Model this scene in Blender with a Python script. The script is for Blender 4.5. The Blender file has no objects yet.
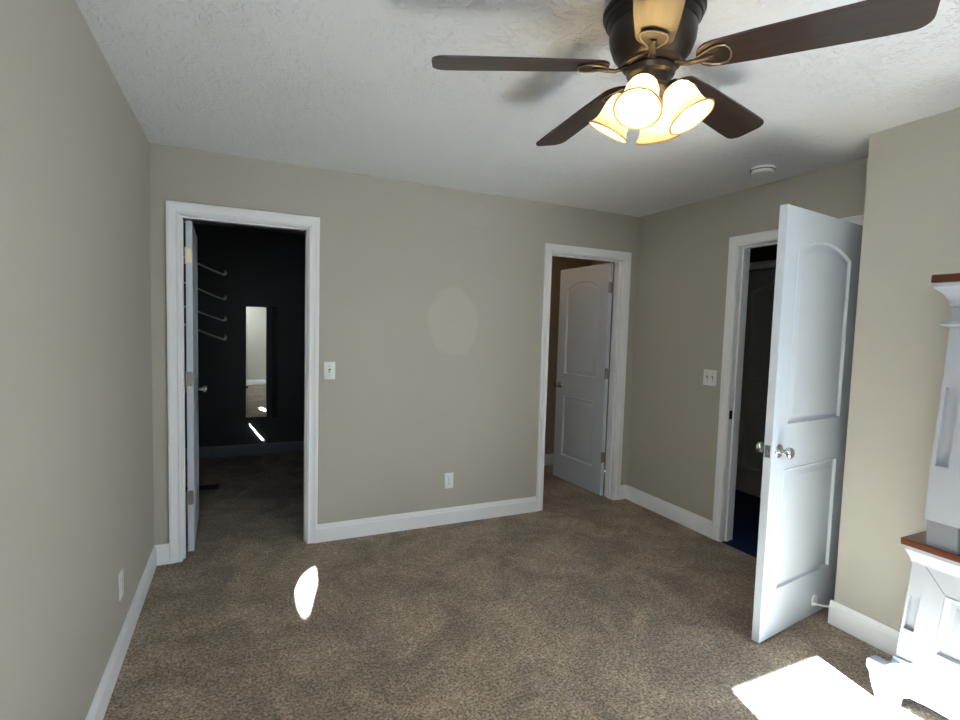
import bpy, bmesh, math, random
from mathutils import Vector, Matrix
random.seed(4)
C = bpy.context.scene.collection
PI = math.pi
# ------------------------------------------------------------------ camera
F_PX = 513.54
yaw, pitch, roll = 0.4346, -0.0651, 0.0292
cam_d = bpy.data.cameras.new('camera'); cam = bpy.data.objects.new('camera', cam_d); C.objects.link(cam)
fw = Vector((math.sin(yaw)*math.cos(pitch), math.cos(yaw)*math.cos(pitch), math.sin(pitch)))
rt = Vector((math.cos(yaw), -math.sin(yaw), 0)); up = rt.cross(fw)
r2 = rt*math.cos(roll) + up*math.sin(roll); u2 = -rt*math.sin(roll) + up*math.cos(roll)
M = Matrix((r2, u2, -fw)).transposed().to_4x4(); M.translation = Vector((0.4738, -3.4761, 1.4531))
cam.matrix_world = M
cam_d.sensor_width = 36; cam_d.lens = F_PX*36/960; cam_d.shift_y = 2.2/960; cam_d.clip_start = .02
bpy.context.scene.camera = cam
# ------------------------------------------------------------------ light
vs = bpy.context.scene.view_settings
vs.view_transform = 'Standard'; vs.look = 'None'; vs.gamma = 1; vs.use_curve_mapping = False
vs.exposure = 0.50
w = bpy.data.worlds.new('sky'); bpy.context.scene.world = w; w.use_nodes = True
bg = w.node_tree.nodes['Background']; bg.inputs[0].default_value = (.62, .80, 1, 1); bg.inputs[1].default_value = 1.5
SUN = Vector((.25, 1, -.52)).normalized()
def lamp(name, kind, loc, energy, color, direction=None, **kw):
    l = bpy.data.lights.new(name, kind); l.energy = energy; l.color = color
    for k, x in kw.items(): setattr(l, k, x)
    o = bpy.data.objects.new(name, l); C.objects.link(o); o.location = loc
    if direction: o.rotation_euler = Vector(direction).to_track_quat('-Z', 'Y').to_euler()
    return o
lamp('sun', 'SUN', (0, -8, 6), 255, (.72, .88, 1), SUN, angle=.012)
# daylight entering by the rear window
lamp('window_daylight', 'AREA', (2.45, -4.30, 1.35), 5, (.84, .92, 1), (-.12, 1, -.05), shape='RECTANGLE', size=1.3, size_y=1.3)
# daylight entering by the left window behind the camera
lamp('left_window_daylight', 'AREA', (.03, -3.83, 1.80), 22, (.86, .93, 1), (1, .15, -.12), shape='RECTANGLE', size=.9, size_y=.8)
# ------------------------------------------------------------------ materials
def lin(c):
    return tuple((x/12.92 if x <= .04045 else ((x+.055)/1.055)**2.4) for x in [v/255 for v in c]) + (1,)
def mat(name, col, rough=.5, metal=0, bump=None, var=None, spec=.5, coat=0, srgb=True):
    m = bpy.data.materials.new(name); m.use_nodes = True
    nt = m.node_tree; b = nt.nodes['Principled BSDF']
    c = lin(col) if srgb else tuple(col)+(1,)
    b.inputs['Base Color'].default_value = c; b.inputs['Roughness'].default_value = rough
    b.inputs['Metallic'].default_value = metal; b.inputs['Specular IOR Level'].default_value = spec
    b.inputs['Coat Weight'].default_value = coat; b.inputs['Coat Roughness'].default_value = .12
    tc = nt.nodes.new('ShaderNodeTexCoord')
    if var:   # (scale, amount)
        n = nt.nodes.new('ShaderNodeTexNoise'); n.inputs['Scale'].default_value = var[0]; n.inputs['Detail'].default_value = 5
        nt.links.new(tc.outputs['Object'], n.inputs['Vector'])
        r = nt.nodes.new('ShaderNodeMapRange'); r.inputs[1].default_value = .3; r.inputs[2].default_value = .7
        r.inputs[3].default_value = 1-var[1]; r.inputs[4].default_value = 1+var[1]
        nt.links.new(n.outputs['Fac'], r.inputs[0])
        mx = nt.nodes.new('ShaderNodeMix'); mx.data_type = 'RGBA'; mx.blend_type = 'MULTIPLY'; mx.inputs[0].default_value = 1
        mx.inputs[6].default_value = c; nt.links.new(r.outputs[0], mx.inputs[7]); nt.links.new(mx.outputs[2], b.inputs['Base Color'])
        m['mix'] = mx.name
    if bump:  # (scale, strength, distance)
        n = nt.nodes.new('ShaderNodeTexNoise'); n.inputs['Scale'].default_value = bump[0]; n.inputs['Detail'].default_value = 4
        nt.links.new(tc.outputs['Object'], n.inputs['Vector'])
        bp = nt.nodes.new('ShaderNodeBump'); bp.inputs['Strength'].default_value = bump[1]; bp.inputs['Distance'].default_value = bump[2]
        nt.links.new(n.outputs['Fac'], bp.inputs['Height']); nt.links.new(bp.outputs[0], b.inputs['Normal'])
    return m
WALLC = (181, 176, 165)
m_wall = mat('greige_wall_paint', WALLC, .55, bump=(160, .12, .004), var=(.9, .02), spec=.35)
m_back = mat('greige_wall_paint_patched', WALLC, .55, bump=(160, .12, .004), var=(.9, .02), spec=.35)
def add_patch(m, blobs):
    nt = m.node_tree; b = nt.nodes['Principled BSDF']; src = b.inputs['Base Color'].links[0].from_socket
    tc = [n for n in nt.nodes if n.type == 'TEX_COORD'][0]
    for (x, z, sx, sz, amt, col) in blobs:
        nz = nt.nodes.new('ShaderNodeTexNoise'); nz.inputs['Scale'].default_value = 5; nt.links.new(tc.outputs['Object'], nz.inputs['Vector'])
        va = nt.nodes.new('ShaderNodeVectorMath'); va.operation = 'MULTIPLY_ADD'
        nt.links.new(nz.outputs['Color'], va.inputs[0]); va.inputs[1].default_value = (.12, 0, .12); nt.links.new(tc.outputs['Object'], va.inputs[2])
        mp = nt.nodes.new('ShaderNodeMapping'); mp.vector_type = 'POINT'
        mp.inputs['Scale'].default_value = (1/sx, 0, 1/sz); mp.inputs['Location'].default_value = (-(x+.06)/sx, 0, -(z+.06)/sz)
        nt.links.new(va.outputs[0], mp.inputs[0])
        ln = nt.nodes.new('ShaderNodeVectorMath'); ln.operation = 'LENGTH'; nt.links.new(mp.outputs[0], ln.inputs[0])
        r = nt.nodes.new('ShaderNodeMapRange'); r.inputs[1].default_value = 1.05; r.inputs[2].default_value = .93
        r.inputs[3].default_value = 0; r.inputs[4].default_value = amt; nt.links.new(ln.outputs['Value'], r.inputs[0])
        mx = nt.nodes.new('ShaderNodeMix'); mx.data_type = 'RGBA'; nt.links.new(r.outputs[0], mx.inputs[0])
        nt.links.new(src, mx.inputs[6]); mx.inputs[7].default_value = lin(col); src = mx.outputs[2]
    nt.links.new(src, b.inputs['Base Color'])
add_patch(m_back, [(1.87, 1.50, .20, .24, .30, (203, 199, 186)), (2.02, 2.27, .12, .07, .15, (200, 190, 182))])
def ceiling_mat():
    m = mat('stomped_ceiling_paint', (238, 239, 241), .7, spec=.25); nt = m.node_tree; b = nt.nodes['Principled BSDF']
    tc = nt.nodes.new('ShaderNodeTexCoord')
    a = nt.nodes.new('ShaderNodeTexNoise'); a.inputs['Scale'].default_value = 26; a.inputs['Detail'].default_value = 3; a.inputs['Distortion'].default_value = 1.6
    g = nt.nodes.new('ShaderNodeTexNoise'); g.inputs['Scale'].default_value = 2.6; g.inputs['Detail'].default_value = 2
    for n in (a, g): nt.links.new(tc.outputs['Object'], n.inputs['Vector'])
    r = nt.nodes.new('ShaderNodeMapRange'); r.inputs[1].default_value = .5; r.inputs[2].default_value = .62; nt.links.new(a.outputs['Fac'], r.inputs[0])
    r2_ = nt.nodes.new('ShaderNodeMapRange'); r2_.inputs[1].default_value = .38; r2_.inputs[2].default_value = .66; r2_.inputs[3].default_value = .15
    nt.links.new(g.outputs['Fac'], r2_.inputs[0])
    mu = nt.nodes.new('ShaderNodeMath'); mu.operation = 'MULTIPLY'; nt.links.new(r.outputs[0], mu.inputs[0]); nt.links.new(r2_.outputs[0], mu.inputs[1])
    bp = nt.nodes.new('ShaderNodeBump'); bp.inputs['Strength'].default_value = .7; bp.inputs['Distance'].default_value = .008
    nt.links.new(mu.outputs[0], bp.inputs['Height']); nt.links.new(bp.outputs[0], b.inputs['Normal'])
    return m
m_ceil = ceiling_mat()
def carpet_mat():
    m = mat('brown_pile_carpet', (150, 136, 118), 1, spec=.1); nt = m.node_tree; b = nt.nodes['Principled BSDF']
    tc = nt.nodes.new('ShaderNodeTexCoord')
    def noise(s, d, dist=0):
        n = nt.nodes.new('ShaderNodeTexNoise'); n.inputs['Scale'].default_value = s; n.inputs['Detail'].default_value = d; n.inputs['Distortion'].default_value = dist
        nt.links.new(tc.outputs['Object'], n.inputs['Vector']); return n
    a, c_, d_, e_ = noise(95, 4), noise(3.2, 4, .8), noise(17, 5, 1.2), noise(300, 1)
    def rng(n, lo, hi, o0, o1):
        r = nt.nodes.new('ShaderNodeMapRange'); r.inputs[1].default_value = lo; r.inputs[2].default_value = hi; r.inputs[3].default_value = o0; r.inputs[4].default_value = o1
        nt.links.new(n.outputs['Fac'], r.inputs[0]); return r.outputs[0]
    vals = [rng(a, .34, .66, .38, 1.64), rng(c_, .38, .62, .74, 1.2), rng(d_, .32, .68, .82, 1.17)]
    s = vals[0]
    for x in vals[1:]:
        mu = nt.nodes.new('ShaderNodeMath'); mu.operation = 'MULTIPLY'; nt.links.new(s, mu.inputs[0]); nt.links.new(x, mu.inputs[1]); s = mu.outputs[0]
    cr = nt.nodes.new('ShaderNodeMix'); cr.data_type = 'RGBA'; cr.inputs[6].default_value = lin((140, 121, 100)); cr.inputs[7].default_value = lin((154, 140, 122))
    nt.links.new(rng(noise(45, 3), .4, .6, 0, 1), cr.inputs[0])
    mx = nt.nodes.new('ShaderNodeMix'); mx.data_type = 'RGBA'; mx.blend_type = 'MULTIPLY'; mx.inputs[0].default_value = 1
    nt.links.new(cr.outputs[2], mx.inputs[6]); nt.links.new(s, mx.inputs[7]); nt.links.new(mx.outputs[2], b.inputs['Base Color'])
    ad = nt.nodes.new('ShaderNodeMath'); ad.operation = 'ADD'; nt.links.new(a.outputs['Fac'], ad.inputs[0]); nt.links.new(e_.outputs['Fac'], ad.inputs[1])
    bp = nt.nodes.new('ShaderNodeBump'); bp.inputs['Strength'].default_value = .6; bp.inputs['Distance'].default_value = .012
    nt.links.new(ad.outputs[0], bp.inputs['Height']); nt.links.new(bp.outputs[0], b.inputs['Normal'])
    b.inputs['Sheen Weight'].default_value = .25
    return m
m_carpet = carpet_mat()
m_trim = mat('white_trim_paint', (245, 246, 247), .32, var=(3, .015))
m_door = mat('white_door_paint', (200, 208, 217), .38, bump=(90, .04, .003), var=(2, .015))
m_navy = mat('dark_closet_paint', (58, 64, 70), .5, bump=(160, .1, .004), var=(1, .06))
m_cbase = mat('slate_blue_trim_paint', (122, 130, 146), .4, var=(3, .03))
m_tan = mat('tan_room_paint', (176, 158, 132), .6, bump=(160, .1, .004), var=(1, .03))
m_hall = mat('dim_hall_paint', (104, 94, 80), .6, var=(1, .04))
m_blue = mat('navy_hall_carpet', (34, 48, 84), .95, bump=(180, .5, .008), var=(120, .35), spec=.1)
m_chrome = mat('polished_chrome', (205, 205, 205), .14, 1, var=(8, .03))
m_nick = mat('satin_nickel', (150, 148, 144), .35, 1, var=(20, .05))
m_brass = mat('pale_brass', (226, 216, 190), .35, .6, var=(20, .05))
m_plate = mat('white_plastic', (236, 236, 234), .3, var=(5, .01))
m_slot = mat('dark_slot', (28, 26, 24), .6, var=(10, .05))
m_bronze = mat('oil_rubbed_bronze', (46, 39, 35), .36, .6, bump=(60, .05, .002), var=(9, .12))
m_edge = mat('rubbed_bronze_edge', (150, 138, 122), .35, .7, var=(9, .12))
m_black = mat('black_metal', (16, 17, 19), .5, .3, var=(10, .1))
m_arm = mat('grey_metal', (205, 206, 208), .45, .1, var=(10, .1))
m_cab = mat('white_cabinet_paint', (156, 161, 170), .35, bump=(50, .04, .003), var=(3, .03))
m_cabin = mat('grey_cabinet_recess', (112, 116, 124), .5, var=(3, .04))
m_sun_mask = mat('sun_mask_fabric', (225, 225, 220), .8, bump=(200, .2, .002), var=(5, .03))
def wood(name, c1, c2, rough=.25, scale=3, axis=0, coat=.4):
    m = mat(name, c1, rough, coat=coat); nt = m.node_tree; b = nt.nodes['Principled BSDF']
    tc = nt.nodes.new('ShaderNodeTexCoord'); mp = nt.nodes.new('ShaderNodeMapping')
    s = [14, 14, 14]; s[axis] = 1.1; mp.inputs['Scale'].default_value = [x*scale/3 for x in s]
    nt.links.new(tc.outputs['Object'], mp.inputs[0])
    n = nt.nodes.new('ShaderNodeTexNoise'); n.inputs['Scale'].default_value = 4; n.inputs['Detail'].default_value = 6; n.inputs['Distortion'].default_value = .6
    nt.links.new(mp.outputs[0], n.inputs['Vector'])
    cr = nt.nodes.new('ShaderNodeValToRGB'); cr.color_ramp.elements[0].position = .35; cr.color_ramp.elements[1].position = .68
    cr.color_ramp.elements[0].color = lin(c1); cr.color_ramp.elements[1].color = lin(c2)
    nt.links.new(n.outputs['Fac'], cr.inputs[0]); nt.links.new(cr.outputs[0], b.inputs['Base Color'])
    return m
m_blade = wood('walnut_blade_veneer', (34, 23, 19), (52, 35, 28), .38, 3, 0, .25)
m_mantel = wood('dark_cherry_top', (64, 32, 20), (104, 56, 34), .3, 3, 1, .3)
def mirror_mat():
    m = mat('mirror_silvering', (225, 228, 226), .02, 1); return m
m_mirror = mirror_mat()
def glow(name, col, s):
    m = bpy.data.materials.new(name); m.use_nodes = True; nt = m.node_tree; nt.nodes.clear()
    e = nt.nodes.new('ShaderNodeEmission'); e.inputs[0].default_value = tuple(col)+(1,); e.inputs[1].default_value = s
    o = nt.nodes.new('ShaderNodeOutputMaterial'); nt.links.new(e.outputs[0], o.inputs[0]); return m
m_bulb = glow('lit_bulb', (1, .86, .62), 190)
def shade_mat():
    m = bpy.data.materials.new('amber_scavo_glass'); m.use_nodes = True; nt = m.node_tree; nt.nodes.clear()
    tc = nt.nodes.new('ShaderNodeTexCoord'); n = nt.nodes.new('ShaderNodeTexNoise'); n.inputs['Scale'].default_value = 40; n.inputs['Detail'].default_value = 3
    nt.links.new(tc.outputs['Object'], n.inputs['Vector'])
    cr = nt.nodes.new('ShaderNodeValToRGB'); cr.color_ramp.elements[0].color = (.97, .84, .58, 1); cr.color_ramp.elements[1].color = (1, .94, .80, 1)
    nt.links.new(n.outputs['Fac'], cr.inputs[0])
    t = nt.nodes.new('ShaderNodeBsdfTranslucent'); d = nt.nodes.new('ShaderNodeBsdfDiffuse'); g = nt.nodes.new('ShaderNodeBsdfGlossy'); g.inputs['Roughness'].default_value = .15
    nt.links.new(cr.outputs[0], t.inputs[0]); nt.links.new(cr.outputs[0], d.inputs[0])
    a = nt.nodes.new('ShaderNodeMixShader'); a.inputs[0].default_value = .35; nt.links.new(t.outputs[0], a.inputs[1]); nt.links.new(d.outputs[0], a.inputs[2])
    c = nt.nodes.new('ShaderNodeMixShader'); c.inputs[0].default_value = .06; nt.links.new(a.outputs[0], c.inputs[1]); nt.links.new(g.outputs[0], c.inputs[2])
    o = nt.nodes.new('ShaderNodeOutputMaterial'); nt.links.new(c.outputs[0], o.inputs[0]); return m
m_shade = shade_mat()
m_rim = mat('amber_glass_rim', (186, 140, 60), .2, var=(30, .1))
# ------------------------------------------------------------------ mesh helpers
class MB:
    def __init__(s): s.bm = bmesh.new()
    def quad(s, pts):
        return s.bm.faces.new([s.bm.verts.new(p) for p in pts])
    def box(s, x0, x1, y0, y1, z0, z1, mtx=None):
        r = bmesh.ops.create_cube(s.bm, size=1, matrix=Matrix.Translation(((x0+x1)/2, (y0+y1)/2, (z0+z1)/2)) @ Matrix.Diagonal((abs(x1-x0), abs(y1-y0), abs(z1-z0), 1)))
        if mtx: bmesh.ops.transform(s.bm, matrix=mtx, verts=r['verts'])
        return r['verts']
    def bevel_box(s, x0, x1, y0, y1, z0, z1, b=.004, seg=2, mtx=None):
        vs_ = s.box(x0, x1, y0, y1, z0, z1)
        es = list({e for v in vs_ for e in v.link_edges})
        r = bmesh.ops.bevel(s.bm, geom=es, offset=b, segments=seg, affect='EDGES', profile=.5)
        if mtx:
            allv = {v for f in r['faces'] for v in f.verts}
            # collect the connected island
            st = list(allv); seen = set(st)
            while st:
                v = st.pop()
                for e in v.link_edges:
                    o = e.other_vert(v)
                    if o not in seen: seen.add(o); st.append(o)
            bmesh.ops.transform(s.bm, matrix=mtx, verts=list(seen))
    def lathe(s, prof, mtx=None, n=32, cap0=True, cap1=True):
        mtx = mtx or Matrix(); rings = []
        for (r, z) in prof:
            rings.append([s.bm.verts.new(mtx @ Vector((r*math.cos(2*PI*k/n), r*math.sin(2*PI*k/n), z))) for k in range(n)])
        for a, b in zip(rings, rings[1:]):
            for k in range(n): s.bm.faces.new((a[k], a[(k+1) % n], b[(k+1) % n], b[k]))
        if cap0: s.bm.faces.new(rings[0][::-1])
        if cap1: s.bm.faces.new(rings[-1])
    def tube(s, pts, r, n=10, flat=1.0, upv=Vector((0, 0, 1))):
        pts = [Vector(p) for p in pts]; rings = []
        for i, p in enumerate(pts):
            t = (pts[min(i+1, len(pts)-1)] - pts[max(i-1, 0)]).normalized()
            a = t.cross(upv)
            if a.length < 1e-4: a = t.cross(Vector((1, 0, 0)))
            a.normalize(); b = a.cross(t).normalized()
            rr = r[i] if isinstance(r, (list, tuple)) else r
            rings.append([s.bm.verts.new(p + a*math.cos(2*PI*k/n)*rr + b*math.sin(2*PI*k/n)*rr*flat) for k in range(n)])
        for A, B in zip(rings, rings[1:]):
            for k in range(n): s.bm.faces.new((A[k], A[(k+1) % n], B[(k+1) % n], B[k]))
        s.bm.faces.new(rings[0][::-1]); s.bm.faces.new(rings[-1])
    def plate(s, loops, thick, f):
        """flat plate with holes; loops of (u,v); f(u,v,w) -> point; w from 0 to thick"""
        fr = bmesh.new(); es = []
        vl = []
        for L in loops:
            vs_ = [fr.verts.new((p[0], p[1], 0)) for p in L]; vl.append(vs_)
            for k in range(len(vs_)): es.append(fr.edges.new((vs_[k], vs_[(k+1) % len(vs_)])))
        bmesh.ops.triangle_fill(fr, edges=es, use_beauty=True, use_dissolve=False)
        fr.verts.index_update()
        A = [s.bm.verts.new(f(v.co.x, v.co.y, 0)) for v in fr.verts]; B = [s.bm.verts.new(f(v.co.x, v.co.y, thick)) for v in fr.verts]
        for fc in fr.faces:
            ix = [v.index for v in fc.verts]
            s.bm.faces.new([A[i] for i in ix]); s.bm.faces.new([B[i] for i in ix[::-1]])
        for vs_ in vl:
            for k in range(len(vs_)):
                i, j = vs_[k].index, vs_[(k+1) % len(vs_)].index
                s.bm.faces.new((A[i], A[j], B[j], B[i]))
        fr.free()
    def strip(s, loops, closed=True, cap=False):
        """bridge successive closed rings"""
        R = [[s.bm.verts.new(p) for p in L] for L in loops]
        n = len(R[0])
        for a, b in zip(R, R[1:]):
            for k in range(n if closed else n-1): s.bm.faces.new((a[k], a[(k+1) % n], b[(k+1) % n], b[k]))
        if cap: s.bm.faces.new(R[-1])
        return R
    def prism(s, prof, path, up=Vector((0, 0, 1)), nrm=None):
        """profile (o,h) extruded between two points; o along nrm, h along up"""
        a, b = Vector(path[0]), Vector(path[1]); nrm = Vector(nrm)
        R = [[s.bm.verts.new(p + nrm*o + up*h) for (o, h) in prof] for p in (a, b)]
        n = len(prof)
        for k in range(n): s.bm.faces.new((R[0][k], R[0][(k+1) % n], R[1][(k+1) % n], R[1][k]))
        s.bm.faces.new(R[0][::-1]); s.bm.faces.new(R[1])
    def build(s, name, m, parent=None, smooth=False, loc=None, angle=35):
        bmesh.ops.recalc_face_normals(s.bm, faces=s.bm.faces)
        me = bpy.data.meshes.new(name); s.bm.to_mesh(me); s.bm.free()
        for x in (m if isinstance(m, (list, tuple)) else [m]): me.materials.append(x)
        if smooth:
            for p in me.polygons: p.use_smooth = True
            me.set_sharp_from_angle(angle=math.radians(angle))
        o = bpy.data.objects.new(name, me); C.objects.link(o)
        if parent:
            o.parent = parent
        return o
def empty(name, loc=(0, 0, 0), rz=0):
    o = bpy.data.objects.new(name, None); C.objects.link(o); o.location = loc; o.rotation_euler = (0, 0, rz); o.empty_display_size = .1; return o
def tag(o, label=None, cat=None, group=None, kind=None):
    if label: o['label'] = label
    if cat: o['category'] = cat
    if group: o['group'] = group
    if kind: o['kind'] = kind
    return o
STR = 'structure'
def rect(a, b, c, d): return [(a, c), (b, c), (b, d), (a, d)]
# ------------------------------------------------------------------ dimensions
W1, W2, YP, YR, H = 3.544, 3.213, -1.949, -4.35, 2.44
T = .115
D1 = (.147, .857); D2 = (2.686, 3.397); D3 = (-1.822, -.994); DH = 2.063
J = .018
# ------------------------------------------------------------------ room shell
s = MB(); s.box(-.1, W1, YR-.1, T+.0, -.10, 0); s.box(-.9, 2.0, T, 2.75, -.10, 0); s.box(2.0, 3.9, T, 1.3, -.10, 0)
tag(s.build('floor', m_carpet), kind=STR)
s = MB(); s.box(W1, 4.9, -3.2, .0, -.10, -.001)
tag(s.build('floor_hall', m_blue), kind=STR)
s = MB(); s.box(-1.0, 5.0, YR-.1, 2.85, H, H+.1)
tag(s.build('ceiling', m_ceil), kind=STR)
# back wall with the two door openings
s = MB()
outer = [(-.1, 0), (D1[0]-J, 0), (D1[0]-J, DH+J), (D1[1]+J, DH+J), (D1[1]+J, 0), (D2[0]-J, 0), (D2[0]-J, DH+J), (D2[1]+J, DH+J), (D2[1]+J, 0), (W1+T, 0), (W1+T, H), (-.1, H)]
s.plate([outer], T-.004, lambda u, v, w: (u, w, v))
tag(s.build('wall_back', m_back), kind=STR)
# left wall with a window behind the camera
s = MB()
s.plate([rect(YR-.1, 0, 0, H), rect(YR+.02, -3.30, 1.35, 2.2)], .10, lambda u, v, w: (-w, u, v))
tag(s.build('wall_left', m_wall), kind=STR)
# unseen cover added over the window, its slot cut to shape the sun patch
s = MB()
k = SUN
gap = []
for (x, y) in [(.746, -.600), (.790, -.470), (.862, -.375), (.846, -.520), (.852, -.640), (.800, -.800), (.762, -.915), (.742, -.780)]:
    t = (x-.0)/k.x; gap.append((y-k.y*t, 0-k.z*t))
s.plate([rect(YR+.02, -3.30, 1.35, 2.2), gap], .002, lambda u, v, w: (-w, u, v))
wn = empty('window_1', (0, 0, 0)); tag(wn, kind=STR); s.build('sun_mask', m_sun_mask, wn)
s = MB(); s.plate([rect(YR+.02, -3.24, 1.29, 2.26), rect(YR+.08, -3.30, 1.35, 2.2)], .012, lambda u, v, w: (w, u, v)); s.build('window_frame', m_trim, wn)
# right wall with the doorway
s = MB()
outer = [(-2.05, 0), (D3[0]-J, 0), (D3[0]-J, DH+J), (D3[1]+J, DH+J), (D3[1]+J, 0), (0, 0), (0, H), (-2.05, H)]
s.plate([outer], T, lambda u, v, w: (W1+w, u, v))
tag(s.build('wall_right', m_wall), kind=STR)
# the bumped-out chase on the right
s = MB(); s.box(W2, W2+.1, YR, YP, 0, H); s.box(W2+.1, W1, YP-.1, YP, 0, H)
tag(s.build('wall_chase', m_wall), kind=STR)
# rear wall with window
RW = (1.72, 3.08, .55, 2.08)
s = MB(); s.plate([rect(-.1, W2+.1, 0, H), rect(*RW)], .1, lambda u, v, w: (u, YR-w, v))
tag(s.build('wall_rear', m_wall), kind=STR)
wn = empty('window_2', (0, 0, 0)); tag(wn, kind=STR)
s = MB(); s.plate([rect(RW[0]-.07, RW[1]+.07, RW[2]-.07, RW[3]+.07), rect(*RW)], .014, lambda u, v, w: (u, YR+w, v)); s.build('window_frame', m_trim, wn)
s = MB(); s.box(RW[0], RW[1], YR-.05, YR-.046, 1.19, RW[3]); s.build('sun_mask', m_sun_mask, wn)  # unseen cover added to end the sun patch at its far edge
# side rooms
s = MB()
s.box(-.45, 2.0, 2.60, 2.70, 0, H); s.box(-.45, -.35, T, 2.60, 0, H); s.box(1.9, 2.0, T, 2.60, 0, H)
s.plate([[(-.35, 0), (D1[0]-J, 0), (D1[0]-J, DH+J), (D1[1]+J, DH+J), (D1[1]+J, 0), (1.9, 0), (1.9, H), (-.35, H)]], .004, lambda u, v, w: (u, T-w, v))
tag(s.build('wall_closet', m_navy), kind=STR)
s = MB(); s.box(2.0, 4.05, 1.18, 1.28, 0, H); s.box(2.0, 2.05, T, 1.18, 0, H); s.box(3.95, 4.05, T, 1.18, 0, H)
tag(s.build('wall_side_room', m_tan), kind=STR)
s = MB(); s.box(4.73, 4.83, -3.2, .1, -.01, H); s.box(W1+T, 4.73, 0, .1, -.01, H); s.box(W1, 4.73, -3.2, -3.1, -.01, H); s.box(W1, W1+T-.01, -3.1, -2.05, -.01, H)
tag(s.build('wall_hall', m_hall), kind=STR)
# ------------------------------------------------------------------ baseboards
BP = [(0, 0), (.015, 0), (.015, .088), (.0135, .094), (.010, .098), (.0095, .106), (.006, .114), (.005, .121), (0, .121)]
def baseboard(name, runs, m=m_trim, z=0):
    s = MB()
    for a, b, n in runs: s.prism(BP, ((a[0], a[1], z), (b[0], b[1], z)), nrm=(n[0], n[1], 0))
    o = s.build(name, m); tag(o, kind=STR); return o
CW = .064
baseboard('baseboard_left', [((0, YR), (0, 0), (1, 0))])
baseboard('baseboard_back', [((0, 0), (D1[0]-.005-CW, 0), (0, -1)), ((D1[1]+.005+CW, 0), (D2[0]-.005-CW, 0), (0, -1)), ((D2[1]+.005+CW, 0), (W1, 0), (0, -1))])
baseboard('baseboard_right', [((W1, 0), (W1, D3[1]+.005+CW), (-1, 0))])
baseboard('baseboard_chase', [((W2, YP+.015), (W2, YR), (-1, 0)), ((W2, YP), (W1, YP), (0, 1))])
baseboard('baseboard_rear', [((0, YR), (W2, YR), (0, 1))])
baseboard('baseboard_closet', [((-.35, 2.60), (1.9, 2.60), (0, -1)), ((-.35, T), (-.35, 2.6), (1, 0))], m_cbase)
baseboard('baseboard_side_room', [((2.05, 1.18), (3.95, 1.18), (0, -1))], m_trim)
# ------------------------------------------------------------------ casings and jambs
CP = [(0, 0), (0, .008), (.004, .011), (.010, .0115), (.014, .008), (.020, .0075), (.040, .012), (.046, .016), (.060, .017), (.064, .014), (.064, 0)]
def casing(name, a, b, h, face, jamb_f, strike=None):
    """face(u, v, w): w out of the wall; a,b clear opening along u"""
    s = MB(); rv = .005
    rings = []
    for (u, v, su, sv) in [(a-rv, 0, -1, 0), (a-rv, h+rv, -1, 1), (b+rv, h+rv, 1, 1), (b+rv, 0, 1, 0)]:
        rings.append([s.bm.verts.new(face(u+su*o, v+sv*o, t)) for (o, t) in CP])
    n = len(CP)
    for A, B in zip(rings, rings[1:]):
        for k in range(n): s.bm.faces.new((A[k], A[(k+1) % n], B[(k+1) % n], B[k]))
    s.bm.faces.new(rings[0][::-1]); s.bm.faces.new(rings[-1])
    o = s.build(name, m_trim, smooth=True, angle=25); tag(o, kind=STR)
    j = MB()
    for (u0, u1, v0, v1) in [(a-J, a, 0, h+J), (b, b+J, 0, h+J), (a, b, h, h+J)]:
        x = [face(u0, v0, 0), face(u1, v1, -T)]
        j.box(min(x[0][0], x[1][0]), max(x[0][0], x[1][0]), min(x[0][1], x[1][1]), max(x[0][1], x[1][1]), v0, v1)
    w0, w1 = jamb_f
    for (u0, u1, v0, v1) in [(a, a+.011, 0, h), (b-.011, b, 0, h), (a+.011, b-.011, h-.011, h)]:
        x = [face(u0, v0, -w0), face(u1, v1, -w1)]
        j.box(min(x[0][0], x[1][0]), max(x[0][0], x[1][0]), min(x[0][1], x[1][1]), max(x[0][1], x[1][1]), v0, v1)
    j.build('jamb', m_trim, o)
    return o
c1 = casing('trim_1', D1[0], D1[1], DH, lambda u, v, w: (u, -w, v), (.035, .072))
c2 = casing('trim_2', D2[0], D2[1], DH, lambda u, v, w: (u, -w, v), (.035, .072))
c3 = casing('trim_3', D3[0], D3[1], DH, lambda u, v, w: (W1-w, u, v), (.040, .075))
# strike plate on the latch jamb of the right doorway
s = MB(); s.bevel_box(W1+.006, W1+.034, D3[1]-.002, D3[1]+.001, .875, .935, .0009, 1); s.build('strike_plate', m_black, c3)
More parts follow.
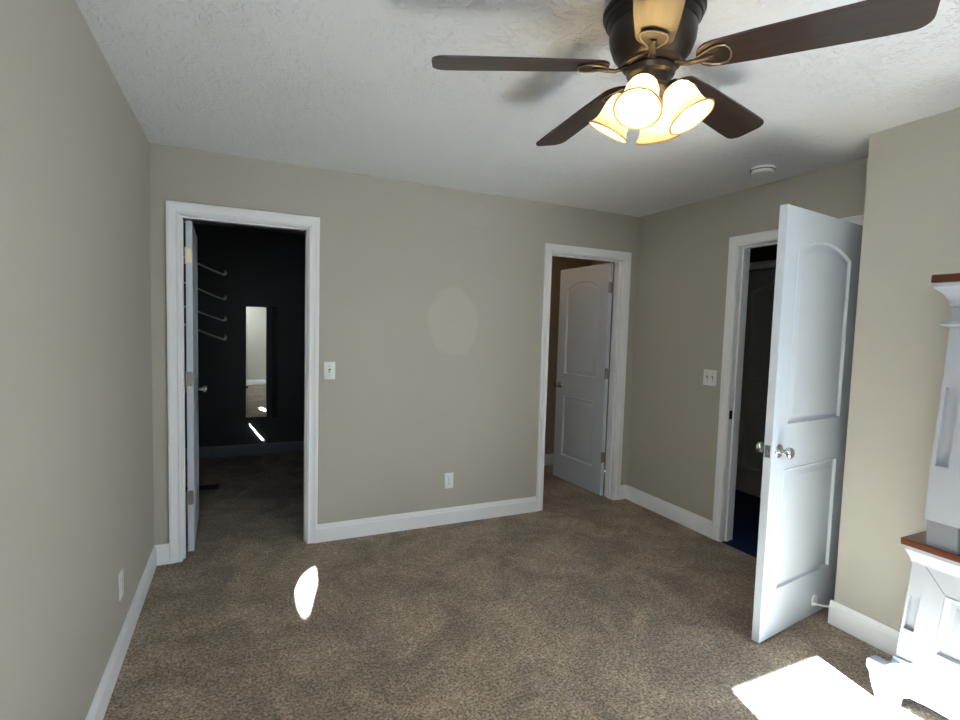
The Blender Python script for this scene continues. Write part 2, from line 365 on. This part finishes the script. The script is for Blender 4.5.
# ------------------------------------------------------------------ doors
def outline(x0, x1, z0, z1, arch, i, n=14):
    """panel outline inset by i; arch>0 = rise of the top arc"""
    if not arch: return [(x0+i, z0+i), (x1-i, z0+i), (x1-i, z1-i), (x0+i, z1-i)]
    w_ = (x1-x0)/2; R = (w_*w_+arch*arch)/(2*arch); cx, cz = (x0+x1)/2, z1-R
    R2 = R-i; wi = w_-i; pts = [(x0+i, z0+i), (x1-i, z0+i)]
    a0 = math.asin(wi/R2)
    for k in range(n+1):
        a = a0 - 2*a0*k/n; pts.append((cx+R2*math.sin(a), cz+R2*math.cos(a)))
    return pts
PR = [(0, 0), (.003, .002), (.007, .001), (.014, -.011), (.022, -.0125), (.028, -.012), (.048, -.003), (.052, -.0025)]
def door_leaf(wd, parent, hinge_z=(.35, 1.09, 1.84), m=m_door, name='leaf', px=None):
    """local: x from 0 (hinge) to wd (latch), y 0..0.035, z .012..2.04"""
    th = .035; z0, z1 = .012, 2.048
    st = .117
    xa, xb = px or (st, wd-st)
    pans = [(xa, xb, .238, .832, 0), (xa, xb, 1.040, 1.925, .065)]
    s = MB()
    for side in (0, 1):
        yf = (lambda d: -d) if side == 0 else (lambda d: th+d)
        fr = bmesh.new(); es = []; loops = [rect(0, wd, z0, z1)] + [outline(*p, 0) for p in pans]
        for L in loops:
            vv = [fr.verts.new((p[0], p[1], 0)) for p in L]
            for k in range(len(vv)): es.append(fr.edges.new((vv[k], vv[(k+1) % len(vv)])))
        bmesh.ops.triangle_fill(fr, edges=es, use_beauty=True, use_dissolve=False)
        fr.verts.index_update(); A = [s.bm.verts.new((v.co.x, yf(0), v.co.y)) for v in fr.verts]
        for fc in fr.faces: s.bm.faces.new([A[v.index] for v in fc.verts])
        fr.free()
        for p in pans:
            s.strip([[(q[0], yf(d), q[1]) for q in outline(*p, i)] for (i, d) in PR], cap=True)
    for (a, b) in [((0, z0), (wd, z0)), ((wd, z0), (wd, z1)), ((wd, z1), (0, z1)), ((0, z1), (0, z0))]:
        s.quad([(a[0], 0, a[1]), (b[0], 0, b[1]), (b[0], th, b[1]), (a[0], th, a[1])])
    bmesh.ops.remove_doubles(s.bm, verts=s.bm.verts, dist=.0004)
    return s.build(name, m, parent, smooth=True, angle=22)
def knob_set(parent, x, z, wd, th=.035):
    for sgn, y in ((-1, 0), (1, th)):
        R = Matrix.Translation((x, y, z)) @ Matrix.Rotation(PI/2*(1 if sgn < 0 else -1), 4, 'X')
        s = MB()
        s.lathe([(.033, 0), (.033, .003), (.029, .007), (.018, .009), (.012, .011), (.011, .026), (.016, .032), (.024, .038), (.0275, .047), (.0265, .056), (.021, .062), (.010, .0645), (.003, .065)], R, 28)
        s.build('knob', m_chrome, parent, smooth=True, angle=50)
    s = MB(); s.bevel_box(wd-.001, wd+.0015, th/2-.0125, th/2+.0125, z-.029, z+.029, .0008, 1)
    s.bevel_box(wd, wd+.011, th/2-.006, th/2+.006, z-.010, z+.010, .002, 1); s.build('latch_plate', m_nick, parent)
def hinge(parent, z, m, side=-1, th=.035):
    """leaf plate on the hinge edge (x=0) and a barrel outside the face y = (0 or th)"""
    s = MB(); yb = -.004 if side < 0 else th+.004
    s.bevel_box(-.0022, .0002, .003, th-.003, z-.045, z+.045, .001, 1)
    s.lathe([(.004, z-.050), (.0062, z-.048), (.0062, z+.048), (.004, z+.050)], Matrix.Translation((-.003, yb, 0)), 12)
    s.bevel_box(-.026, -.003, yb-.0012, yb+.0012, z-.045, z+.045, .0008, 1)
    s.build('hinge', m, parent, smooth=True)
def hinge_plate(s, y0, y1, z, r=.012):
    pts = []
    for (cy, cz, a0) in [(y1-r, z-.045+r, -90), (y1-r, z+.045-r, 0), (y0+r, z+.045-r, 90), (y0+r, z-.045+r, 180)]:
        for k in range(6):
            a = math.radians(a0+90*k/5); pts.append((cy+r*math.cos(a), cz+r*math.sin(a)))
    s.plate([pts], .0028, lambda u, v, w: (-w, u, v))
def place(o, p, d):
    """put local x axis along unit d at p"""
    o.location = p; o.rotation_euler = (0, 0, math.atan2(d[1], d[0]))
# door 1: closet door, local y (0..th) must lie on the -x side -> x axis points +y gives local y = -x. good
a = math.radians(1.7)
d1 = empty('door_1'); place(d1, (.201, .106, 0), (-math.sin(a), math.cos(a))); tag(d1, kind=STR)
door_leaf(.705, d1); knob_set(d1, .645, .955, .705)
for z, m in ((.355, m_nick), (1.095, m_nick), (1.84, m_brass)):
    s = MB(); hinge_plate(s, .002, .031, z)
    s.lathe([(.004, z-.050), (.0062, z-.048), (.0062, z+.048), (.004, z+.050)], Matrix.Translation((-.004, .036, 0)), 12); s.build('hinge', m, d1, smooth=True)
# door 2: swings into the side room, hinge on its right jamb
a = math.radians(2.8)
d2 = empty('door_2'); place(d2, (3.341+.035, .105, 0), (-math.sin(a), math.cos(a))); tag(d2, kind=STR)
door_leaf(.708, d2); knob_set(d2, .648, .925, .708)
# door 3: swung into the bedroom
th3 = .130
d3 = empty('door_3'); dv = Vector((-math.cos(th3), -math.sin(th3))); fe = Vector((2.682, -1.930))
WD3 = .835
hp = fe - dv*WD3 + Vector((-math.sin(th3), math.cos(th3)))*.035
place(d3, (hp.x, hp.y, 0), dv); tag(d3, kind=STR)
door_leaf(WD3, d3, px=(WD3-.648, WD3-.117)); knob_set(d3, WD3-.062, .925, WD3)
for dd, zz, wy in ((d2, (.355, 1.095, 1.84), .036), (d3, (.355, 1.095, 1.84), -.001)):
    for z in zz:
        s = MB(); hinge_plate(s, .002, .033, z)
        s.lathe([(.004, z-.050), (.0062, z-.048), (.0062, z+.048), (.004, z+.050)], Matrix.Translation((-.005, wy, 0)), 12)
        if dd is d2: s.bevel_box(-.0025, 0, .036, .046, z-.045, z+.045, .001, 1)
        s.build('hinge', m_nick, dd, smooth=True)
# the door across the hall
d4 = empty('door_4'); place(d4, (4.729, -.10, 0), (0, -1)); tag(d4, kind=STR)   # local y -> +x
m_hdoor = mat('grey_hall_door_paint', (150, 146, 138), .45, var=(2, .02))  # even grey paint, darker than the bedroom doors
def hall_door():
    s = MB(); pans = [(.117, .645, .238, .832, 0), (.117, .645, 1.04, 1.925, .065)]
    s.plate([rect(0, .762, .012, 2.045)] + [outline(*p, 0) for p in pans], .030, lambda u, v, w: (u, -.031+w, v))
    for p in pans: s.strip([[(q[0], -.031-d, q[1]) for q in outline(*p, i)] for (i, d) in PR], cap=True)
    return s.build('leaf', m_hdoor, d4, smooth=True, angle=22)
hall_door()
c4 = casing('trim_4', -.862, -.10, DH, lambda u, v, w: (4.729-w, u, v), (-.001, -.0005)); 
for ch in list(c4.children): bpy.data.objects.remove(ch)
# ------------------------------------------------------------------ wall plates
def plate_thing(name, loc, nrm, w_, h_, label, cat, kind):
    """local: plate in x-z plane, facing -y"""
    o = empty(name, loc); o.rotation_euler = (0, 0, math.atan2(nrm[1], nrm[0])+PI/2)
    s = MB(); s.bevel_box(-w_/2, w_/2, -.006, 0, -h_/2, h_/2, .0025, 2); s.build('cover_plate', m_plate, o, smooth=True)
    if kind == 'switch':
        n = 2 if w_ > .1 else 1
        for i in range(n):
            x = (i-(n-1)/2)*.046
            s = MB(); s.box(x-.0055, x+.0055, -.0068, -.0055, -.0125, .0125); s.build('toggle_slot', m_slot, o)
            s = MB(); s.bevel_box(-.0042, .0042, -.013, 0, -.0055, .0055, .001, 1, Matrix.Translation((x, -.005, 0)) @ Matrix.Rotation(.45, 4, 'X')); s.build('toggle', m_plate, o)
            for z in (-.030, .030):
                s = MB(); s.lathe([(.0032, -.001), (.0032, .0012), (.002, .0016)], Matrix.Translation((x, -.006, z)) @ Matrix.Rotation(PI/2, 4, 'X'), 10); s.build('screw', m_nick, o)
    else:
        for z in (-.0195, .0195):
            s = MB(); pr = [(.0165, 0), (.0165, .0016), (.0155, .0022)]
            s.lathe(pr, Matrix.Translation((0, -.0055, z)) @ Matrix.Rotation(PI/2, 4, 'X'), 20)
            r = s.build('receptacle', m_plate, o)
            s = MB(); s.box(-.0075, -.0055, -.0082, -.0070, z-.001, z+.008); s.box(.0055, .0075, -.0082, -.0070, z, z+.007)
            s.lathe([(.0026, 0), (.0026, .001)], Matrix.Translation((0, -.0074, z-.0075)) @ Matrix.Rotation(PI/2, 4, 'X'), 10); s.build('slots', m_slot, r)
        s = MB(); s.lathe([(.0032, -.001), (.0032, .0012), (.002, .0016)], Matrix.Translation((0, -.006, 0)) @ Matrix.Rotation(PI/2, 4, 'X'), 10); s.build('screw', m_nick, o)
    tag(o, label, cat); return o
plate_thing('light_switch', (.996, 0, 1.149), (0, -1), .072, .116, 'single white light switch beside the left closet doorway', 'light switch', 'switch')
plate_thing('light_switch', (W1, -.822, 1.149), (-1, 0), .116, .116, 'double white light switch beside the right-hand doorway', 'light switch', 'switch')
plate_thing('wall_outlet', (1.860, 0, .326), (0, -1), .072, .116, 'white electrical outlet low on the back wall', 'outlet', 'outlet')
plate_thing('wall_outlet', (0, -.912, .318), (1, 0), .072, .116, 'white electrical outlet low on the left wall', 'outlet', 'outlet')
# ------------------------------------------------------------------ smoke detector
o = empty('smoke_detector', (3.245, -1.365, H))
s = MB(); s.lathe([(.066, 0), (.066, -.010), (.062, -.012)], None, 40); s.build('mounting_base', m_plate, o, smooth=True)
s = MB(); s.lathe([(.063, -.010), (.063, -.024), (.058, -.033), (.040, -.037), (.012, -.038)], None, 40, True, True); s.build('housing', m_plate, o, smooth=True)
s = MB(); s.lathe([(.0645, -.0125), (.0645, -.0165)], None, 40, True, True); s.build('vent_gap', m_slot, o)
tag(o, 'round white smoke detector on the ceiling by the right wall', 'smoke detector')
# ------------------------------------------------------------------ door stop (screwed to the chase baseboard, tip on the door)
o = empty('door_stop', (W2+.012, YP+.016, .075))
td = Vector((3.168, -1.8655, .075)) - o.location
tl = td.length; tu = td.normalized(); q = Vector((0, 0, 1)).rotation_difference(tu).to_matrix().to_4x4()
s = MB(); s.lathe([(.012, -.004), (.012, .004), (.006, .008), (.006, .012)], q, 18); s.build('base', m_nick, o, smooth=True)
s = MB(); s.lathe([(.0048, .008), (.0048, tl-.012)], q, 14); s.build('rod', m_plate, o, smooth=True)
s = MB(); s.lathe([(.008, tl-.016), (.009, tl-.012), (.009, tl-.002), (.006, tl)], q, 18); s.build('rubber_tip', m_plate, o, smooth=True)
tag(o, 'thin white door stop between the open white door and the baseboard', 'door stop')
# small round bumper disc on the door face where the stop meets it
s = MB(); s.lathe([(.031, 0), (.031, .002), (.027, .005), (.012, .006)], Matrix.Translation((WD3-.515, .035, .085)) @ Matrix.Rotation(-PI/2, 4, 'X'), 28); s.build('bumper_disc', m_plate, d3, smooth=True)
# ------------------------------------------------------------------ things in the dark closet
o = empty('floor_register', (.15, 1.50, 0))
s = MB(); s.plate([rect(-.14, .14, -.06, .06)] + [rect(-.125+i*.032, -.105+i*.032, -.045, .045) for i in range(8)], .006, lambda u, v, w: (u, v, w)); s.build('grille', m_black, o)
s = MB(); s.box(-.13, .13, -.05, .05, .0005, .0025); s.build('damper', m_slot, o)
tag(o, 'black floor register in the carpet behind the closet door', 'vent')
labs = ['topmost of the four upturned wall hooks inside the dark closet', 'second from top of the four upturned wall hooks in the dark closet', 'third from top of the four upturned wall hooks in the dark closet', 'lowest and widest of the four upturned wall hooks in the dark closet']
HY = 1.75
# arms hung on a post standing behind the open door
post = MB(); post.bevel_box(-.130, -.100, HY-.015, HY+.015, 0, 2.15, .003, 1); post.bevel_box(-.215, -.015, HY-.10, HY+.10, 0, .012, .003, 1)
tag(post.build('garment_rack_post', m_black), 'black upright post behind the closet door carrying the hooks', 'rack')
for i, (z0, z1, wd_) in enumerate([(2.045, 1.872, .019), (1.825, 1.650, .015), (1.610, 1.457, .015), (1.455, 1.286, .036)]):
    o = empty('wall_hook', (-.10, HY, z0)); dz = z1-z0
    L = .425
    s = MB(); n = 10; pts = []
    for k in range(n+1):
        t = k/n; pts.append((t*L, 0, dz*t + .004*math.sin(t*2*PI)))
    s.tube(pts, wd_, 10, .45 if i < 3 else .25, Vector((0, 0, 1))); s.build('arm', m_arm, o, smooth=True)
    s = MB(); s.tube([(L-.008, 0, dz), (L+.008, 0, dz+.006), (L+.014, 0, dz+.026), (L+.010, 0, dz+.046)], [.013, .014, .012, .006], 10); s.build('upturned_tip', m_arm, o, smooth=True)
    tag(o, labs[i], 'hook', 'upturned hooks in the dark closet')
# tall narrow mirror on the far closet wall
o = empty('wall_mirror', (.612, 2.60, 1.02)); o.rotation_euler = (0, 0, 0)
s = MB(); s.bevel_box(-.105, .150, -.018, 0, -.606, .600, .003, 1); s.build('backing_panel', m_navy, o)
s = MB(); s.bevel_box(.155, .215, -.022, 0, -.610, .605, .003, 1); s.build('side_rail', m_black, o)
s = MB(); s.box(-.098, .098, -.024, -.018, -.600, .594); s.build('glass', m_mirror, o)
s = MB(); s.box(-.102, -.098, -.026, -.018, -.602, .597); s.box(.098, .102, -.026, -.018, -.602, .597); s.box(-.102, .102, -.026, -.018, .594, .598); s.build('frame_edge', m_trim, o)
s = MB(); s.bevel_box(-.110, -.080, -.032, -.024, -.278, -.262, .003, 1); s.build('clip', m_black, o)
tag(o, 'tall narrow mirror on the dark closet wall reflecting the bright bedroom', 'mirror')
# row of small added lamps imitating a sun streak on the closet wall
sd = Vector((.16, 0, -.208)).normalized(); zc = Vector((0, -1, 0)); yc = zc.cross(sd)
l = bpy.data.lights.new('added_glint_lamp', 'AREA'); l.shape = 'RECTANGLE'; l.size = .026; l.size_y = .011; l.energy = .07; l.spread = math.radians(12)
for i in range(11):
    lo = bpy.data.objects.new('added_glint_lamp', l); C.objects.link(lo)
    mm = Matrix((sd, yc, zc)).transposed().to_4x4(); mm.translation = Vector((.62, 2.568, .235)) + sd*(i-5)*.0235; lo.matrix_world = mm
# warm ceiling light of the side room
lamp('side_room_light', 'POINT', (2.6, .98, 2.2), 1.8, (1, .72, .45), shadow_soft_size=.06)
# ------------------------------------------------------------------ ceiling fan
FX, FY, ZB = 1.610, -2.208, 2.268
fan = empty('ceiling_fan', (FX, FY, H))
def fz(z): return z-H
s = MB(); s.lathe([(.128, 0), (.134, fz(2.438)), (.146, fz(2.435)), (.150, fz(2.428)), (.150, fz(2.418)), (.144, fz(2.411)), (.142, fz(2.400)), (.136, fz(2.396)), (.132, fz(2.385)), (.128, fz(2.378))], None, 56, True, True)
s.build('ceiling_canopy', m_bronze, fan, smooth=True, angle=30)
s = MB(); s.lathe([(.126, fz(2.380)), (.129, fz(2.360)), (.126, fz(2.335)), (.115, fz(2.305)), (.098, fz(2.284)), (.088, fz(2.276)), (.086, fz(2.268)), (.070, fz(2.262))], None, 56)
s.build('motor_housing', m_bronze, fan, smooth=True, angle=30)
s = MB(); s.lathe([(.070, fz(2.264)), (.074, fz(2.254)), (.070, fz(2.240)), (.060, fz(2.232)), (.057, fz(2.205)), (.061, fz(2.200)), (.061, fz(2.190)), (.050, fz(2.178)), (.046, fz(2.150)), (.034, fz(2.128)), (.016, fz(2.120)), (.010, fz(2.108)), (.003, fz(2.104))], None, 48)
s.build('switch_housing', m_bronze, fan, smooth=True, angle=30)
PH = 2.757
def blade_outline():
    x0, x1 = .130, .668; pts = []
    wr, wt = .052, .068
    # root: rounded
    for k in range(9):
        a = PI/2 + PI*k/8; pts.append((x0+.045+.045*math.cos(a), wr*math.sin(a)))
    pts += [(x0+.15, -.059), (x1-.10, -wt)]
    for k in range(7):
        a = -PI/2 + (PI/2)*k/6; pts.append((x1-.040+.040*math.cos(a), -wt+.040+.040*math.sin(a)))
    for k in range(7):
        a = (PI/2)*k/6; pts.append((x1-.040+.040*math.cos(a), wt-.040+.040*math.sin(a)))
    pts += [(x1-.10, wt), (x0+.15, .059)]
    return pts
for k in range(5):
    a = PH - k*2*PI/5
    Mx = Matrix.Rotation(a, 4, 'Z') @ Matrix.Translation((0, 0, fz(ZB))) @ Matrix.Rotation(math.radians(2.0), 4, 'Y') @ Matrix.Rotation(math.radians(-12), 4, 'X')
    b = empty('blade_pivot'); bpy.data.objects.remove(b)
    s = MB(); s.plate([blade_outline()], .006, lambda u, v, w: (u, v, w-.003))
    bl = s.build('blade', m_blade, fan); bl.matrix_local = Mx
    s = MB()
    # bracket arm: from under the motor out to a spade-shaped plate under the blade root
    s.tube([(.060, 0, .000), (.085, 0, -.006), (.110, 0, -.014), (.140, 0, -.012), (.180, 0, -.008)], [.014, .011, .009, .010, .009], 12, .6)
    out = [(.132, -.008), (.150, -.020), (.172, -.033), (.194, -.038), (.212, -.034), (.222, -.018), (.225, 0), (.222, .018), (.212, .034), (.194, .038), (.172, .033), (.150, .020), (.132, .008)]
    s.plate([out], .004, lambda u, v, w: (u, v, -.0075+w))
    br = s.build('blade_bracket', m_bronze, bl, smooth=True, angle=40)
    s = MB(); lp = [(p[0], p[1], -.0085) for p in out] ; lp = lp + [lp[0]]
    s.tube(lp, .0022, 6); s.build('bracket_rim', m_edge, bl, smooth=True)
# light kit: four arms with glass bells
R0, ZR = .126, 2.095
SA = math.radians(123.8)
for k in range(4):
    a = SA - k*PI/2
    rad = Vector((math.cos(a), math.sin(a), 0)); rim = rad*R0 + Vector((0, 0, fz(ZR)))
    ax = (rad*.50 + Vector((0, 0, -.86))).normalized()            # opening direction
    neck = rim - ax*.118
    s = MB(); s.tube([(rad*.035 + Vector((0, 0, fz(2.20)))), (rad*.046 + Vector((0, 0, fz(2.212)))), neck - ax*.006, neck + ax*.004], .009, 10); s.build('light_arm', m_bronze, fan, smooth=True)
    q = Matrix.Translation(neck) @ Vector((0, 0, 1)).rotation_difference(ax).to_matrix().to_4x4()
    s = MB(); s.lathe([(.012, -.012), (.020, -.008), (.024, .002), (.026, .012), (.023, .014)], q, 24); s.build('socket_cup', m_bronze, fan, smooth=True)
    s = MB()
    prof = [(.020, .004), (.032, .010), (.042, .022), (.048, .040), (.050, .060), (.051, .080), (.054, .096), (.060, .108), (.066, .115), (.067, .118)]
    inner = [(r-.003, z) for r, z in prof[::-1]]
    s.lathe(prof+inner, q, 40, False, False); gs = s.build('glass_shade', m_shade, fan, smooth=True, angle=60)
    s = MB(); s.tube([q @ Vector((.0675*math.cos(2*PI*i/40), .0675*math.sin(2*PI*i/40), .118)) for i in range(41)], .0026, 8); s.build('shade_rim', m_rim, gs, smooth=True)
    s = MB(); s.lathe([(.010, .012), (.012, .030), (.020, .048), (.025, .064), (.022, .080), (.012, .090), (.003, .092)], q, 20); s.build('bulb', m_bulb, fan, smooth=True)
tag(fan, 'dark bronze five-blade ceiling fan with four lit amber glass shades', 'ceiling fan')
# ------------------------------------------------------------------ white cabinet on the chase wall
CY0 = -2.405; CY1 = -3.80; XB = W2-.016
cab = empty('mantel_cabinet', (XB-.16, (CY0+CY1)/2, 0))
def cl(o_name, s, m, smooth=False, par=None):
    for v in s.bm.verts:      # the case is built with a slight batter: its ends lean inward towards the top
        wgt = max(-1, min(1, (v.co.y-(CY0+CY1)/2)/.5)); z = v.co.z
        if z < .15: f = .030
        elif z < .62: f = .030-(z-.15)/.47*.040
        elif z < .78: f = -.010+(z-.62)/.16*.010
        else: f = -(z-.78)*.040
        v.co.y += f*wgt
    o = s.build(o_name, m, par or cab, smooth=smooth)
    if par is None: o.location = -cab.location
    return o
def front(name, x, y0, y1, z0, z1, holes, thick, m=m_cab):
    s = MB(); s.plate([rect(y0, y1, z0, z1)] + [rect(*h) for h in holes], thick, lambda u, v, w: (x+w, u, v)); return cl(name, s, m)
xf = 2.880
# lower case
s = MB(); s.box(xf+.018, XB, CY1, CY0, .10, .62); cl('lower_case', s, m_cab)
front('front_frame', xf, CY1, CY0, .10, .625, [(CY0-.045, CY0-.010, .305, .445), (CY1+.010, CY1+.045, .305, .445), (CY1+.13, CY0-.115, .255, .500)], .018)
def panel(name, y0, y1, z0, z1, x, d=.012):
    s = MB()
    def ring(i, dd): return [(x+dd, y0+i, z0+i), (x+dd, y1-i, z0+i), (x+dd, y1-i, z1-i), (x+dd, y0+i, z1-i)]
    s.strip([ring(0, 0), ring(.004, -.004), ring(.010, -.003), ring(.018, d), ring(.035, d), ring(.055, d-.006)], cap=True); return cl(name, s, m_cab)
panel('door_panel', CY1+.13, CY0-.115, .255, .500, xf)
# mitre grooves from the frame corners to the panel
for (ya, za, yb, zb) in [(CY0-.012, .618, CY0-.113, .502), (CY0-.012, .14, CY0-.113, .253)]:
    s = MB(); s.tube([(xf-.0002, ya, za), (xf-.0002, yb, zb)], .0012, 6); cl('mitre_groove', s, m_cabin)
# plinth with bracket feet
foot = [(CY0+.055, .150), (CY0+.062, .142), (CY0+.062, .112), (CY0+.050, .100), (CY0+.046, .08), (CY0+.036, .045), (CY0+.022, .012), (CY0+.018, 0), (CY0-.048, 0), (CY0-.052, .030), (CY0-.064, .058), (CY0-.095, .078), (CY0-.15, .084)]
mid = (CY0+CY1)/2
pl = foot + [(2*mid-y, z) for (y, z) in foot[::-1]]
s = MB(); s.plate([pl], .048, lambda u, v, w: (xf-.068+w, u, v)); cl('plinth', s, m_cab)
s = MB(); s.plate([[(xf-.020, .150), (xf-.020, 0), (xf+.05, 0), (xf+.09, .06), (XB-.10, .06), (XB-.06, 0), (XB, 0), (XB, .150)]], .035, lambda u, v, w: (u, CY0+.010-w, v)); cl('side_plinth', s, m_cab)
s = MB(); CV = [(0, 0), (.062, 0), (.062, .012), (.050, .020), (.026, .026), (.012, .040), (.010, .052), (0, .056)]
s.prism(CV, ((xf, CY0+.0, .128), (xf, CY1, .128)), nrm=(-1, 0, 0)); cl('base_moulding', s, m_cab, True)
# counter and its cove
def cove(name, x, y0, y1, z0, prof):
    """mitred moulding along the left side return and the front"""
    s = MB(); R = []
    for (px_, py_, sx, sy) in [(XB, y0, 0, 1), (x, y0, -1, 1), (x, y1, -1, -1), (XB, y1, 0, -1)]:
        R.append([s.bm.verts.new((px_+sx*o_, py_+sy*o_, z0+h)) for (o_, h) in prof])
    n = len(prof)
    for A, B in zip(R, R[1:]):
        for k in range(n): s.bm.faces.new((A[k], A[(k+1) % n], B[(k+1) % n], B[k]))
    return cl(name, s, m_cab, True)
cove('cove_moulding', xf, CY0, CY1, .585, [(0, 0), (.005, 0), (.007, .012), (.011, .024), (.018, .036), (.022, .048), (.026, .050), (.026, .064), (0, .064)])
s = MB(); s.bevel_box(xf-.032, XB, CY1-.036, CY0+.034, .649, .676, .004, 2); cl('wood_counter', s, m_mantel, True)
# upper case
xu = 2.852; UY0 = CY0-.042; UY1 = CY1+.042
s = MB(); s.box(xu+.018, XB, UY1, UY0, .78, 1.62); s.box(XB-.012, XB, UY1, UY0, .676, .78); cl('upper_case', s, m_cab)
front('upper_front', xu, UY1, UY0, .775, 1.62, [(UY0-.052, UY0-.012, .985, 1.285), (UY1+.012, UY1+.052, .985, 1.285), (UY1+.11, UY0-.105, .83, 1.45)], .018)
panel('upper_panel', UY1+.11, UY0-.105, .83, 1.45, xu)
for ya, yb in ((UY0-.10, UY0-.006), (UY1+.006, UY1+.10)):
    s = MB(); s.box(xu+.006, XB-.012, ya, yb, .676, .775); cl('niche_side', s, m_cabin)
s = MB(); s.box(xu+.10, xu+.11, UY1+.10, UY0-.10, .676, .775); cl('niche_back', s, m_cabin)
cove('astragal', xu, UY0, UY1, 1.512, [(0, 0), (.010, 0), (.022, .004), (.026, .009), (.022, .014), (.010, .018), (0, .018)])
cove('crown_moulding', xu, UY0, UY1, 1.585, [(0, 0), (.006, 0), (.010, .008), (.010, .016), (.014, .028), (.024, .046), (.040, .062), (.046, .070), (.050, .072), (.050, .086), (0, .086)])
s = MB(); s.bevel_box(xu-.055, XB, UY1-.055, UY0+.055, 1.672, 1.702, .004, 2); cl('wood_top', s, m_mantel, True)
tag(cab, 'white panelled mantel cabinet with dark wood counter and top on the right', 'cabinet')
